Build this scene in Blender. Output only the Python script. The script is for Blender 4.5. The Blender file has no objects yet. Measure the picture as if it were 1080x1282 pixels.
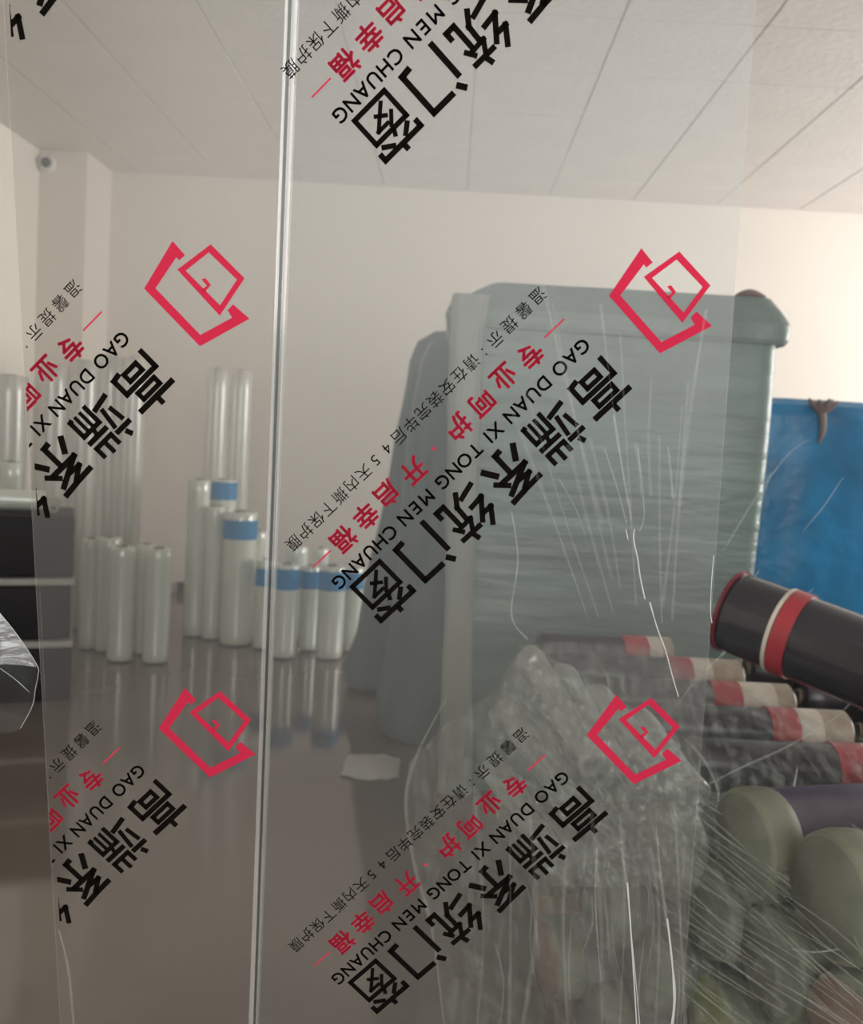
import bpy, bmesh, math, random
from mathutils import Vector, Matrix, noise, Quaternion

random.seed(7)
S = bpy.context.scene
C = S.collection

# ------------------------------------------------------------ camera
W_, H_, F_ = 1080.0, 1282.0, 1150.0
CAM = Vector((0.0, 0.0, 1.31))
th = math.radians(3.6)
yc = Vector((25, 96, -F_)).normalized()
xc = Vector((math.cos(th), -math.sin(th), (25 * math.cos(th) - 96 * math.sin(th)) / F_)).normalized()
zc = xc.cross(yc).normalized()
R = Matrix((xc, yc, zc))          # rows: world axes expressed in camera space -> camera-to-world matrix
cam_d = bpy.data.cameras.new('camera'); cam = bpy.data.objects.new('camera', cam_d); C.objects.link(cam)
cam.matrix_world = Matrix.Translation(CAM) @ R.to_4x4()
cam_d.sensor_fit = 'VERTICAL'; cam_d.sensor_height = 24.0
cam_d.lens = 24.0 * F_ / H_
cam_d.clip_start = 0.02
cam_d.dof.use_dof = True
cam_d.dof.focus_distance = 0.92
cam_d.dof.aperture_fstop = cam_d.lens / 4.4
S.camera = cam

# ------------------------------------------------------------ world, lights, exposure
S.view_settings.view_transform = 'Standard'
S.view_settings.look = 'None'
S.view_settings.exposure = 0.0
S.view_settings.gamma = 1.0
S.view_settings.use_curve_mapping = False
w = bpy.data.worlds.new('sky'); S.world = w; w.use_nodes = True
w.node_tree.nodes['Background'].inputs[0].default_value = (0.85, 0.93, 1.0, 1)
w.node_tree.nodes['Background'].inputs[1].default_value = 1.2
S.cycles.transparent_max_bounces = 24
S.cycles.max_bounces = 8
S.cycles.use_denoising = True
S.cycles.sample_clamp_indirect = 4.0

def area(name, loc, target, sx, sy, power, col):
    d = bpy.data.lights.new(name, 'AREA'); d.shape = 'RECTANGLE'; d.size = sx; d.size_y = sy
    d.energy = power; d.color = col
    o = bpy.data.objects.new(name, d); C.objects.link(o); o.location = loc
    o.rotation_euler = (Vector(target) - Vector(loc)).to_track_quat('-Z', 'Y').to_euler()
    return o
area('window_daylight', (5.55, 4.4, 1.95), (-1, 4.9, 1.8), 3.6, 1.7, 232, (1.0, 0.95, 0.915))
area('front_fill_light', (0.6, -2.0, 2.0), (0.6, 6, 1.9), 3.6, 1.6, 82, (1.0, 0.93, 0.895))  # fill light added behind the camera to brighten the room

# ------------------------------------------------------------ geometry helpers
def ray(px, py):
    return (R @ Vector((px - W_ / 2, H_ / 2 - py, -F_)))
def at(px, py, Y):
    d = ray(px, py); return CAM + d * (Y / d.y)
def onz(px, py, z):
    d = ray(px, py); return CAM + d * ((z - CAM.z) / d.z)

def props(o, label=None, cat=None, group=None, kind=None):
    if label: o['label'] = label
    if cat: o['category'] = cat
    if group: o['group'] = group
    if kind: o['kind'] = kind
    return o
def mesh(name, bm, mat, parent=None, smooth=True):
    me = bpy.data.meshes.new(name)
    bmesh.ops.recalc_face_normals(bm, faces=bm.faces)
    bm.to_mesh(me); bm.free()
    if smooth:
        for p in me.polygons: p.use_smooth = True
        try: me.set_sharp_from_angle(angle=math.radians(38))
        except Exception: pass
    if mat: me.materials.append(mat)
    o = bpy.data.objects.new(name, me); C.objects.link(o)
    if parent: o.parent = parent
    return o
def empty(name, loc, quat=None):
    o = bpy.data.objects.new(name, None); C.objects.link(o); o.location = loc
    o.empty_display_size = 0.05
    if quat is not None:
        o.rotation_mode = 'QUATERNION'; o.rotation_quaternion = quat
    return o
def box(bm, x0, x1, y0, y1, z0, z1, bevel=0.0, seg=2):
    r = bmesh.ops.create_cube(bm, size=1.0)
    vs = r['verts']
    for v in vs:
        v.co = Vector((x0 if v.co.x < 0 else x1, y0 if v.co.y < 0 else y1, z0 if v.co.z < 0 else z1))
    if bevel > 0:
        es = list({e for v in vs for e in v.link_edges})
        bmesh.ops.bevel(bm, geom=es, offset=bevel, segments=seg, affect='EDGES', profile=0.6)
def lathe(bm, prof, seg=36, closed=True, wob=0.0, sd=0.0):
    rings = []
    for (r, z) in prof:
        ring = []
        for i in range(seg):
            a = 2 * math.pi * i / seg
            rr = r * (1 + wob * noise.noise(Vector((math.cos(a) * 1.3 + sd, math.sin(a) * 1.3, z * 5 + sd))))
            ring.append(bm.verts.new((rr * math.cos(a), rr * math.sin(a), z)))
        rings.append(ring)
    n = len(rings)
    for k in range(n if closed else n - 1):
        a, b = rings[k], rings[(k + 1) % n]
        for i in range(seg):
            j = (i + 1) % seg
            bm.faces.new((a[i], a[j], b[j], b[i]))
def tube(bm, pts, rad, seg=6):
    """tapered tube through points (rad: value or list)"""
    n = len(pts)
    rads = rad if isinstance(rad, (list, tuple)) else [rad] * n
    rings = []
    for k in range(n):
        t = (pts[min(k + 1, n - 1)] - pts[max(k - 1, 0)]).normalized()
        a = t.orthogonal().normalized(); b = t.cross(a)
        rings.append([bm.verts.new(pts[k] + (a * math.cos(2 * math.pi * i / seg) + b * math.sin(2 * math.pi * i / seg)) * rads[k]) for i in range(seg)])
    for k in range(n - 1):
        # align rings to avoid twisting
        best = min(range(seg), key=lambda s: sum((rings[k][i].co - rings[k + 1][(i + s) % seg].co).length for i in range(seg)))
        rings[k + 1] = rings[k + 1][best:] + rings[k + 1][:best]
        for i in range(seg):
            j = (i + 1) % seg
            bm.faces.new((rings[k][i], rings[k][j], rings[k + 1][j], rings[k + 1][i]))
    bm.faces.new(rings[0][::-1]); bm.faces.new(rings[-1])
def smooth_path(pts, n=8):
    out = []
    for i in range(len(pts) - 1):
        p0 = pts[max(i - 1, 0)]; p1 = pts[i]; p2 = pts[i + 1]; p3 = pts[min(i + 2, len(pts) - 1)]
        for k in range(n):
            t = k / n
            out.append(0.5 * ((2 * p1) + (p2 - p0) * t + (2 * p0 - 5 * p1 + 4 * p2 - p3) * t * t + (-p0 + 3 * p1 - 3 * p2 + p3) * t ** 3))
    out.append(pts[-1]); return out

# ------------------------------------------------------------ materials
def new_mat(name):
    m = bpy.data.materials.new(name); m.use_nodes = True
    nt = m.node_tree; nt.nodes.clear()
    out = nt.nodes.new('ShaderNodeOutputMaterial'); return m, nt, out
def L(nt, a, ai, b, bi): nt.links.new(a.outputs[ai], b.inputs[bi])
def solid(name, col, rough=0.6, spec=0.5, var=0.06, vscale=6.0, bump=0.0, bscale=40.0, coat=0.0, sheen=0.0, stretch=(1, 1, 1), metal=0.0, bdist=0.004):
    m, nt, out = new_mat(name)
    p = nt.nodes.new('ShaderNodeBsdfPrincipled'); L(nt, p, 0, out, 0)
    p.inputs['Roughness'].default_value = rough
    p.inputs['Specular IOR Level'].default_value = spec
    p.inputs['Coat Weight'].default_value = coat
    p.inputs['Metallic'].default_value = metal
    tc = nt.nodes.new('ShaderNodeTexCoord'); mp = nt.nodes.new('ShaderNodeMapping'); L(nt, tc, 'Object', mp, 0)
    mp.inputs['Scale'].default_value = stretch
    n = nt.nodes.new('ShaderNodeTexNoise'); n.inputs['Scale'].default_value = vscale; n.inputs['Detail'].default_value = 4
    L(nt, mp, 0, n, 0)
    cr = nt.nodes.new('ShaderNodeValToRGB'); L(nt, n, 0, cr, 0)
    cr.color_ramp.elements[0].position = 0.3; cr.color_ramp.elements[1].position = 0.7
    cr.color_ramp.elements[0].color = tuple(c * (1 - var) for c in col) + (1,)
    cr.color_ramp.elements[1].color = tuple(min(1, c * (1 + var)) for c in col) + (1,)
    L(nt, cr, 0, p, 'Base Color')
    if bump:
        n2 = nt.nodes.new('ShaderNodeTexNoise'); n2.inputs['Scale'].default_value = bscale; n2.inputs['Detail'].default_value = 5
        L(nt, mp, 0, n2, 0)
        b = nt.nodes.new('ShaderNodeBump'); b.inputs['Strength'].default_value = bump; b.inputs['Distance'].default_value = bdist
        L(nt, n2, 0, b, 'Height'); L(nt, b, 0, p, 'Normal')
    return m
def clear_plastic(name, col, base_alpha, streak=0.0, scale=10.0, stretch=(1, 1, 1), rot=(0, 0, 0), rough=0.25, gloss=0.05, tint=(1, 1, 1), bump=0.0, lo=0.45, hi=0.75):
    """transparent sheet: tinted see-through + milky part that varies with wrinkles + sheen"""
    m, nt, out = new_mat(name)
    tr = nt.nodes.new('ShaderNodeBsdfTransparent'); tr.inputs[0].default_value = tint + (1,)
    df = nt.nodes.new('ShaderNodeBsdfDiffuse'); df.inputs[0].default_value = col + (1,)
    tl = nt.nodes.new('ShaderNodeBsdfTranslucent'); tl.inputs[0].default_value = col + (1,)
    gl = nt.nodes.new('ShaderNodeBsdfGlossy'); gl.inputs['Roughness'].default_value = rough
    gl.inputs[0].default_value = (0.9, 0.95, 0.95, 1)
    m1 = nt.nodes.new('ShaderNodeMixShader'); m1.inputs[0].default_value = 0.4; L(nt, df, 0, m1, 1); L(nt, tl, 0, m1, 2)
    m2 = nt.nodes.new('ShaderNodeMixShader'); L(nt, tr, 0, m2, 1); L(nt, m1, 0, m2, 2)
    m2.inputs[0].default_value = base_alpha
    tc = nt.nodes.new('ShaderNodeTexCoord'); mp = nt.nodes.new('ShaderNodeMapping'); L(nt, tc, 'Object', mp, 0)
    mp.inputs['Scale'].default_value = stretch; mp.inputs['Rotation'].default_value = rot
    n = nt.nodes.new('ShaderNodeTexNoise'); n.inputs['Scale'].default_value = scale; n.inputs['Detail'].default_value = 5; n.inputs['Roughness'].default_value = 0.6
    L(nt, mp, 0, n, 0)
    if streak:
        mr = nt.nodes.new('ShaderNodeMapRange'); L(nt, n, 0, mr, 0)
        mr.inputs[1].default_value = lo; mr.inputs[2].default_value = hi
        mr.inputs[3].default_value = base_alpha; mr.inputs[4].default_value = base_alpha + streak
        L(nt, mr, 0, m2, 0)
    m3 = nt.nodes.new('ShaderNodeMixShader'); m3.inputs[0].default_value = gloss
    L(nt, m2, 0, m3, 1); L(nt, gl, 0, m3, 2); L(nt, m3, 0, out, 0)
    if bump:
        b = nt.nodes.new('ShaderNodeBump'); b.inputs['Strength'].default_value = bump; b.inputs['Distance'].default_value = 0.01
        L(nt, n, 0, b, 'Height'); L(nt, b, 0, gl, 'Normal'); L(nt, b, 0, df, 'Normal')
    return m
def ink(name, col, alpha):
    m, nt, out = new_mat(name)
    d = nt.nodes.new('ShaderNodeBsdfPrincipled'); d.inputs['Base Color'].default_value = col + (1,); d.inputs['Roughness'].default_value = 0.5
    d.inputs['Specular IOR Level'].default_value = 0.0
    t = nt.nodes.new('ShaderNodeBsdfTransparent')
    t.inputs[0].default_value = (min(1, col[0] * 1.2 + 0.02), col[1], col[2], 1)
    x = nt.nodes.new('ShaderNodeMixShader'); x.inputs[0].default_value = alpha
    L(nt, t, 0, x, 1); L(nt, d, 0, x, 2); L(nt, x, 0, out, 0); return m

M = {}
M['wall'] = solid('painted_plaster', (0.76, 0.71, 0.655), 0.8, 0.2, 0.02, 1.5)
M['wall_left'] = solid('white_painted_plaster', (0.86, 0.83, 0.77), 0.8, 0.2, 0.02, 1.5)
M['tile'] = solid('gypsum_tile', (0.80, 0.765, 0.735), 0.55, 0.4, 0.03, 3.0, 0.45, 24.0, bdist=0.010)
M['grid'] = solid('ceiling_joint', (0.55, 0.53, 0.51), 0.8, 0.2)
M['floor'] = solid('polished_floor', (0.155, 0.132, 0.112), 0.075, 0.95, 0.10, 2.2, 0.02, 3.0)
M['frame'] = solid('window_frame_paint', (0.7, 0.7, 0.7), 0.4)
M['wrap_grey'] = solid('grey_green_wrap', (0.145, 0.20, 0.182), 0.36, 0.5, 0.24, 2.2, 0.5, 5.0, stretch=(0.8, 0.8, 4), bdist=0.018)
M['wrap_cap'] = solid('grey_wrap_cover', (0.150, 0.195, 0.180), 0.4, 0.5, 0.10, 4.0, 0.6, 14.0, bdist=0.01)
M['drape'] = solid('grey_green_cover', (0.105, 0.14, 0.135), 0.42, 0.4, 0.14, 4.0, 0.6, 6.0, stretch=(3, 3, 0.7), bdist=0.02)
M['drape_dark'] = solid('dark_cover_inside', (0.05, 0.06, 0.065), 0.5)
M['strip'] = solid('pale_plastic_fold', (0.24, 0.265, 0.235), 0.35, 0.4, 0.12, 3.0, 0.5, 8.0, stretch=(4, 4, 0.5), bdist=0.01)
M['blue'] = solid('blue_wrap', (0.004, 0.15, 0.33), 0.35, 0.4, 0.35, 3.5, 0.8, 6.0, bdist=0.02)
M['brown'] = solid('brown_tie', (0.16, 0.11, 0.10), 0.6, bump=0.6, bscale=30)
M['black'] = solid('black_film', (0.018, 0.015, 0.021), 0.28, 0.5, 0.3, 6.0, 0.3, 12.0, stretch=(1, 1, .3))
M['black_shiny'] = solid('shiny_black_film', (0.016, 0.013, 0.019), 0.22, 0.6, 0.3, 6.0, 0.35, 9.0, coat=0.15, stretch=(1, 1, .5), bdist=0.008)
M['blackbox'] = solid('black_bale', (0.008, 0.007, 0.008), 0.55, 0.15, 0.3, 6.0, 0.4, 10.0)
M['foam'] = solid('pale_foam', (0.33, 0.34, 0.31), 0.6)
M['red'] = solid('red_band', (0.33, 0.024, 0.034), 0.35, 0.5, 0.25, 8)
M['maroon'] = solid('maroon_film', (0.13, 0.012, 0.022), 0.35, 0.5, 0.3, 10)
M['cream'] = solid('cream_band', (0.52, 0.47, 0.40), 0.4, 0.5, 0.15, 20)
M['tan'] = solid('tan_roll_end', (0.33, 0.28, 0.22), 0.5, 0.4, 0.3, 20)
M['white_roll'] = solid('white_film_roll', (0.63, 0.67, 0.60), 0.16, 0.9, 0.08, 5, 0.25, 5.0, coat=0.6, stretch=(1, 1, .3))
M['pale_roll'] = solid('pale_green_film_roll', (0.115, 0.118, 0.108), 0.45, 0.3, 0.3, 8, 0.9, 16.0)
M['pale_end'] = solid('roll_face_layers', (0.135, 0.143, 0.118), 0.6, 0.2, 0.35, 7, 0.5, 40.0)
M['green_end'] = solid('yellow_green_roll_face', (0.16, 0.175, 0.085), 0.6, 0.2, 0.3, 7, 0.5, 40.0)
M['violet_roll'] = solid('dark_violet_film', (0.075, 0.062, 0.085), 0.35, 0.5, 0.3, 7, 0.5, 18.0)
M['slim_roll'] = solid('milky_slim_roll', (0.27, 0.28, 0.26), 0.3, 0.5, 0.25, 9, 1.0, 22.0, bdist=0.012)
M['rim'] = solid('pale_roll_rim', (0.17, 0.18, 0.135), 0.5, 0.3, 0.25, 9, 0.6, 30.0)
M['pink_end'] = solid('pinkish_roll_face', (0.20, 0.125, 0.10), 0.6, 0.4, 0.25, 7, 0.5, 40.0)
M['core'] = solid('cardboard_core', (0.20, 0.16, 0.12), 0.8)
M['core_grey'] = solid('grey_core', (0.25, 0.26, 0.24), 0.7)
M['label_blue'] = solid('blue_label', (0.004, 0.20, 0.44), 0.4, 0.3, 0.2, 12)
M['clear_roll'] = clear_plastic('clear_film_roll', (0.88, 0.87, 0.83), 0.52, 0.25, 6, (4, 4, 0.2), gloss=0.10, rough=0.22)
M['paper'] = solid('white_scrap', (0.88, 0.88, 0.84), 0.6, 0.3, 0.05, 9, 0.4, 20)
M['wood'] = solid('sawn_timber', (0.16, 0.12, 0.08), 0.8, 0.2, 0.2, 5, 0.4, 30, stretch=(1, 6, 6))
M['cam_white'] = solid('white_housing', (0.75, 0.75, 0.74), 0.4)
M['cam_dark'] = solid('dark_lens_dome', (0.05, 0.055, 0.05), 0.12)
M['black_ink'] = ink('black_print', (0.006, 0.005, 0.004), 0.99)
M['red_ink'] = ink('red_print', (0.60, 0.030, 0.075), 0.80)
M['red_letter'] = ink('red_letter_print', (0.56, 0.035, 0.075), 0.93)
M['glass'] = clear_plastic('pane_glass', (0.5, 0.6, 0.55), 0.0, gloss=0.006, rough=0.35, tint=(0.985, 0.99, 0.98))
M['film'] = clear_plastic('printed_clear_film', (0.62, 0.59, 0.57), 0.040, 0.03, 3.0, (1, 1, 1), rough=0.3, gloss=0.02, tint=(0.90, 0.905, 0.90))
M['film_left'] = clear_plastic('printed_clear_film_left', (0.62, 0.58, 0.56), 0.045, 0.03, 3.0, (1, 1, 1), rough=0.3, gloss=0.02, tint=(0.90, 0.895, 0.88))
M['flap'] = clear_plastic('loose_film', (0.62, 0.65, 0.66), 0.16, 0.16, 14.0, (1, 3, 1), rough=0.2, gloss=0.10, bump=0.5)
M['flap_thin'] = clear_plastic('loose_film_single', (0.62, 0.65, 0.66), 0.03, 0.10, 9.0, (1, 2, 1), rough=0.25, gloss=0.02, bump=0.05)
M['edge_line'] = clear_plastic('film_edge_line', (0.8, 0.84, 0.86), 0.35, rough=0.2, gloss=0.1)
M['crease_faint'] = clear_plastic('faint_film_fold', (0.80, 0.82, 0.80), 0.045, rough=0.3, gloss=0.01)
M['pleat'] = clear_plastic('taut_pleat', (0.80, 0.84, 0.80), 0.13, rough=0.25, gloss=0.03)  # pale diffuse colour paints the highlight along wrap folds
M['crease'] = clear_plastic('film_crease', (0.92, 0.94, 0.92), 0.55, rough=0.15, gloss=0.15)  # whitish diffuse colour stands in for specular glints on the creases
M['crease_soft'] = clear_plastic('soft_film_crease', (0.85, 0.88, 0.87), 0.09, rough=0.3, gloss=0.02)  # weaker painted highlight for the softer creases
M['edge_pale'] = clear_plastic('polished_glass_edge', (0.80, 0.79, 0.75), 0.22, rough=0.12, gloss=0.06)
M['edge_dark'] = clear_plastic('ground_glass_edge', (0.20, 0.21, 0.19), 0.25, rough=0.2, gloss=0.03, tint=(0.50, 0.51, 0.48))
M['bag'] = clear_plastic('milky_crumpled_film', (0.66, 0.68, 0.65), 0.10, 0.42, 10.0, (9.0, 2.0, 1.0), rot=(0, math.radians(-42), 0), rough=0.2, gloss=0.10, tint=(0.92, 0.93, 0.92), bump=0.9, lo=0.42, hi=0.76)
M['wrap'] = clear_plastic('stretch_wrap', (0.60, 0.63, 0.60), 0.07, 0.40, 8.0, (10.0, 2.0, 1.0), rot=(0, math.radians(-48), 0), rough=0.22, gloss=0.03, tint=(0.90, 0.92, 0.91), bump=0.6, lo=0.45, hi=0.80)

# ------------------------------------------------------------ the setting
XL, XR, YB, YF, ZC = -2.93, 5.4, 6.85, -2.2, 3.08
def struct(name, bm, mat, parent=None):
    o = mesh(name, bm, mat, parent, smooth=False)
    if parent is None: o['kind'] = 'structure'
    return o
bm = bmesh.new(); box(bm, XL - .15, XR + .15, YF - .15, YB + .15, -0.12, 0.0); struct('floor', bm, M['floor'])
bm = bmesh.new(); box(bm, XL - .15, XR + .15, YF - .15, YB + .15, ZC + 0.012, ZC + 0.12); ceil = struct('ceiling', bm, M['grid'])
tile_me = {}
def tile(x0, x1, y0, y1):
    g = 0.0025; key = (round(x1 - x0, 3), round(y1 - y0, 3))
    if key not in tile_me:
        b = bmesh.new(); hx, hy = (x1 - x0) / 2 - g, (y1 - y0) / 2 - g
        box(b, -hx, hx, -hy, hy, 0, 0.0125, 0.003, 1)
        o = mesh('ceiling_tile', b, M['tile'], ceil, smooth=False); tile_me[key] = o.data
    else:
        o = bpy.data.objects.new('ceiling_tile', tile_me[key]); C.objects.link(o); o.parent = ceil
    o.location = ((x0 + x1) / 2, (y0 + y1) / 2, ZC + random.uniform(-.0012, .0012))
xs = [XL] + [i * 0.6 for i in range(-4, 9)] + [XR]
ys = [YF, -2.0, -1.4, -0.8, -0.2, 0.4, 1.0, 1.6, 2.2, 2.8, 3.4, 4.0, 4.6, 5.2, 5.8, 6.4, YB]
for i in range(len(xs) - 1):
    for j in range(len(ys) - 1):
        tile(xs[i], xs[i + 1], ys[j], ys[j + 1])
bm = bmesh.new(); box(bm, XL - .15, XR + .15, YB, YB + .15, 0, ZC + .01); struct('wall_back', bm, M['wall'])
bm = bmesh.new(); box(bm, XL - .15, XL, YF, YB, 0, ZC + .01); struct('wall_left', bm, M['wall_left'])
bm = bmesh.new(); box(bm, XL, -2.60, 6.40, YB, 0, ZC + .01); struct('wall_corner_pillar', bm, M['wall'])
# right wall with a window opening (off to the right of the picture), front wall with an unseen opening behind the camera for the fill light
bm = bmesh.new()
box(bm, XR, XR + .15, YF, 2.4, 0, ZC + .01); box(bm, XR, XR + .15, 6.4, YB, 0, ZC + .01)
box(bm, XR, XR + .15, 2.4, 6.4, 0, 1.0); box(bm, XR, XR + .15, 2.4, 6.4, 2.85, ZC + .01)
struct('wall_right', bm, M['wall'])
bm = bmesh.new()
for (a, b, c, d) in ((2.4, 2.46, 1.0, 2.85), (6.34, 6.4, 1.0, 2.85), (2.4, 6.4, 1.0, 1.06), (2.4, 6.4, 2.79, 2.85), (4.37, 4.43, 1.0, 2.85)):
    box(bm, XR + .03, XR + .09, a, b, c, d)
struct('window_1', bm, M['frame'])
bm = bmesh.new()
box(bm, XL - .15, -1.3, YF - .15, YF, 0, ZC + .01); box(bm, 2.5, XR + .15, YF - .15, YF, 0, ZC + .01)
box(bm, -1.3, 2.5, YF - .15, YF, 2.85, ZC + .01); struct('wall_front', bm, M['wall'])

# ------------------------------------------------------------ the two glass panes with printed film
vc = Vector((-130, -6659, -F_)).normalized()            # down direction of the pane, camera space
aU = math.radians(1.12)
uc = Vector((math.cos(aU), -math.sin(aU), 0)); uc = (uc - vc * uc.dot(vc)).normalized()
PU = (R @ uc).normalized(); PV = (R @ (-vc)).normalized(); PN = PU.cross(PV).normalized()   # PN points to the camera
PO = CAM + R @ Vector((0, 0, -1)) * 0.9
if PN.dot(CAM - PO) < 0: PN = -PN
PANE = Matrix((PU, PV, PN)).transposed().to_4x4(); PANE.translation = PO
def uv(px, py):
    d = ray(px, py); t = (PO - CAM).dot(PN) / d.dot(PN); q = CAM + d * t - PO
    return Vector((q.dot(PU), q.dot(PV)))
def prism(bm, poly, t0, t1):
    a = [bm.verts.new((p[0], p[1], t0)) for p in poly]; b = [bm.verts.new((p[0], p[1], t1)) for p in poly]
    bm.faces.new(a[::-1]); bm.faces.new(b)
    n = len(poly)
    for i in range(n): bm.faces.new((a[i], a[(i + 1) % n], b[(i + 1) % n], b[i]))
def edge_x(v, p, q):   # u on the line p-q at height v
    return p[0] + (q[0] - p[0]) * (v - p[1]) / (q[1] - p[1])
v_bot, v_top = -1.14, 1.62
jl = (uv(357, 0), uv(311, 1282)); jm = (uv(366, 0), uv(317.5, 1282)); jr = (uv(372.5, 0), uv(322, 1282))
def pane_obj(poly_left, poly_right, name, label):
    root = empty(name, PO); root.matrix_world = PANE
    props(root, label, 'glass pane')
    return root
def fourside(l, r, a=v_bot, b=v_top):
    fl = (lambda v: edge_x(v, *l)) if isinstance(l, tuple) else (lambda v: l)
    fr = (lambda v: edge_x(v, *r)) if isinstance(r, tuple) else (lambda v: r)
    return [(fl(a), a), (fr(a), a), (fr(b), b), (fl(b), b)]
paneL = pane_obj(0, 0, 'glass_pane', 'left upright glass pane whose printed film is cut off at its left edge')
paneR = pane_obj(0, 0, 'glass_pane', 'right upright glass pane with three black and red slanting prints, facing the wrapped stack')
TG = -0.008
bm = bmesh.new(); prism(bm, fourside(-0.80, jl), TG, -0.0005); mesh('glass', bm, M['glass'], paneL, False)
j1 = (uv(359, 0), uv(316.5, 1282)); j2 = (uv(366, 0), uv(321, 1282))
bm = bmesh.new(); prism(bm, fourside(jl, j1), TG, 0.0004); props(mesh('glass_edge', bm, M['edge_pale'], paneL, False), 'pale polished edge of the left pane')
bm = bmesh.new(); prism(bm, fourside(j1, j2), TG, 0.0002); props(mesh('joint_seal', bm, M['edge_dark'], paneL, False), 'dark seal between the panes')
bm = bmesh.new(); prism(bm, fourside(j2, jr), TG, 0.0004); props(mesh('glass_edge', bm, M['edge_pale'], paneR, False), 'pale polished edge of the right pane')
bm = bmesh.new(); prism(bm, fourside(jr, 0.85), TG, -0.0005); mesh('glass', bm, M['glass'], paneR, False)
fl_u = uv(38, 600)[0]; fr_u = uv(899, 640)[0]
def sheet(bm, l, r, t, nu=24, nv=60, amp=0.0):
    fl = (lambda v: edge_x(v, *l)) if isinstance(l, tuple) else (lambda v: l)
    fr = (lambda v: edge_x(v, *r)) if isinstance(r, tuple) else (lambda v: r)
    g = []
    for j in range(nv + 1):
        v = v_bot + (v_top - v_bot) * j / nv
        g.append([bm.verts.new((fl(v) + (fr(v) - fl(v)) * i / nu, v, t)) for i in range(nu + 1)])
    for j in range(nv):
        for i in range(nu): bm.faces.new((g[j][i], g[j][i + 1], g[j + 1][i + 1], g[j + 1][i]))
bm = bmesh.new(); prism(bm, fourside(fl_u, jl), 0.0, 0.0002); filmL = mesh('protective_film', bm, M['film_left'], paneL, False)
bm = bmesh.new(); prism(bm, fourside(jr, fr_u), 0.0, 0.0002); filmR = mesh('protective_film', bm, M['film'], paneR, False)

# --- print artwork: glyph outlines come from Blender's built-in font
glyphs = {}
def glyph(ch, bold):
    k = (ch, bold)
    if k in glyphs: return glyphs[k]
    cu = bpy.data.curves.new('g', 'FONT'); cu.body = ch; cu.size = 1.0; cu.resolution_u = 3
    cu.fill_mode = 'BOTH'
    ob = bpy.data.objects.new('g', cu); C.objects.link(ob)
    bpy.context.view_layer.update()
    dg = bpy.context.evaluated_depsgraph_get()
    me = ob.evaluated_get(dg).to_mesh()
    vs = [(v.co.x, v.co.y) for v in me.vertices]; fs = [tuple(p.vertices) for p in me.polygons]
    ob.evaluated_get(dg).to_mesh_clear()
    bpy.data.objects.remove(ob); bpy.data.curves.remove(cu)
    if vs:
        x0, x1 = min(v[0] for v in vs), max(v[0] for v in vs); y0, y1 = min(v[1] for v in vs), max(v[1] for v in vs)
    else: x0 = x1 = y0 = y1 = 0
    glyphs[k] = (vs, fs, x0, x1, y0, y1); return glyphs[k]
PX = 0.9 / F_
org = uv(752, 489)
a0 = uv(752, 489); a1 = uv(480, 741)
sd = (a1 - a0).normalized(); td = Vector((-sd.y, sd.x))
if td.x < 0: td = -td
LEN = (a1 - a0).length / PX       # pixels at 0.9 m
K = LEN / 371.0
def loc_st(s, t): return org + (sd * s + td * t) * PX * K
class Art:
    def __init__(self): self.v = []; self.f = []
    def add(self, ch, s, t, size, bold, base=None, sx=1.0, n=10):
        if bold:                      # heavy strokes: the outline laid down in a small ring
            for k in range(n):
                a = 2 * math.pi * (k + .5) / n
                self.add(ch, s + bold * size * math.cos(a), t + bold * size * math.sin(a), size, 0, base, sx)
            if bold > .025:
                for k in range(4):
                    a = 2 * math.pi * k / 4
                    self.add(ch, s + bold * .4 * size * math.cos(a), t + bold * .4 * size * math.sin(a), size, 0, base, sx)
            return
        vs, fs, x0, x1, y0, y1 = glyph(ch, 0)
        cx = (x0 + x1) / 2; cy = (y0 + y1) / 2 if base is None else base
        o = loc_st(s, t); b = len(self.v)
        for (x, y) in vs:
            q = o + (sd * ((x - cx) * size * sx) + td * ((y - cy) * size)) * PX * K
            self.v.append((q.x, q.y))
        self.f += [tuple(i + b for i in f) for f in fs]
    def quad(self, pts):
        b = len(self.v); self.v += [tuple(p) for p in pts]; self.f.append(tuple(range(b, b + len(pts))))
def lin(a, b, k, n): return a + (b - a) * k / (n - 1)
head = Art()
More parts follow.
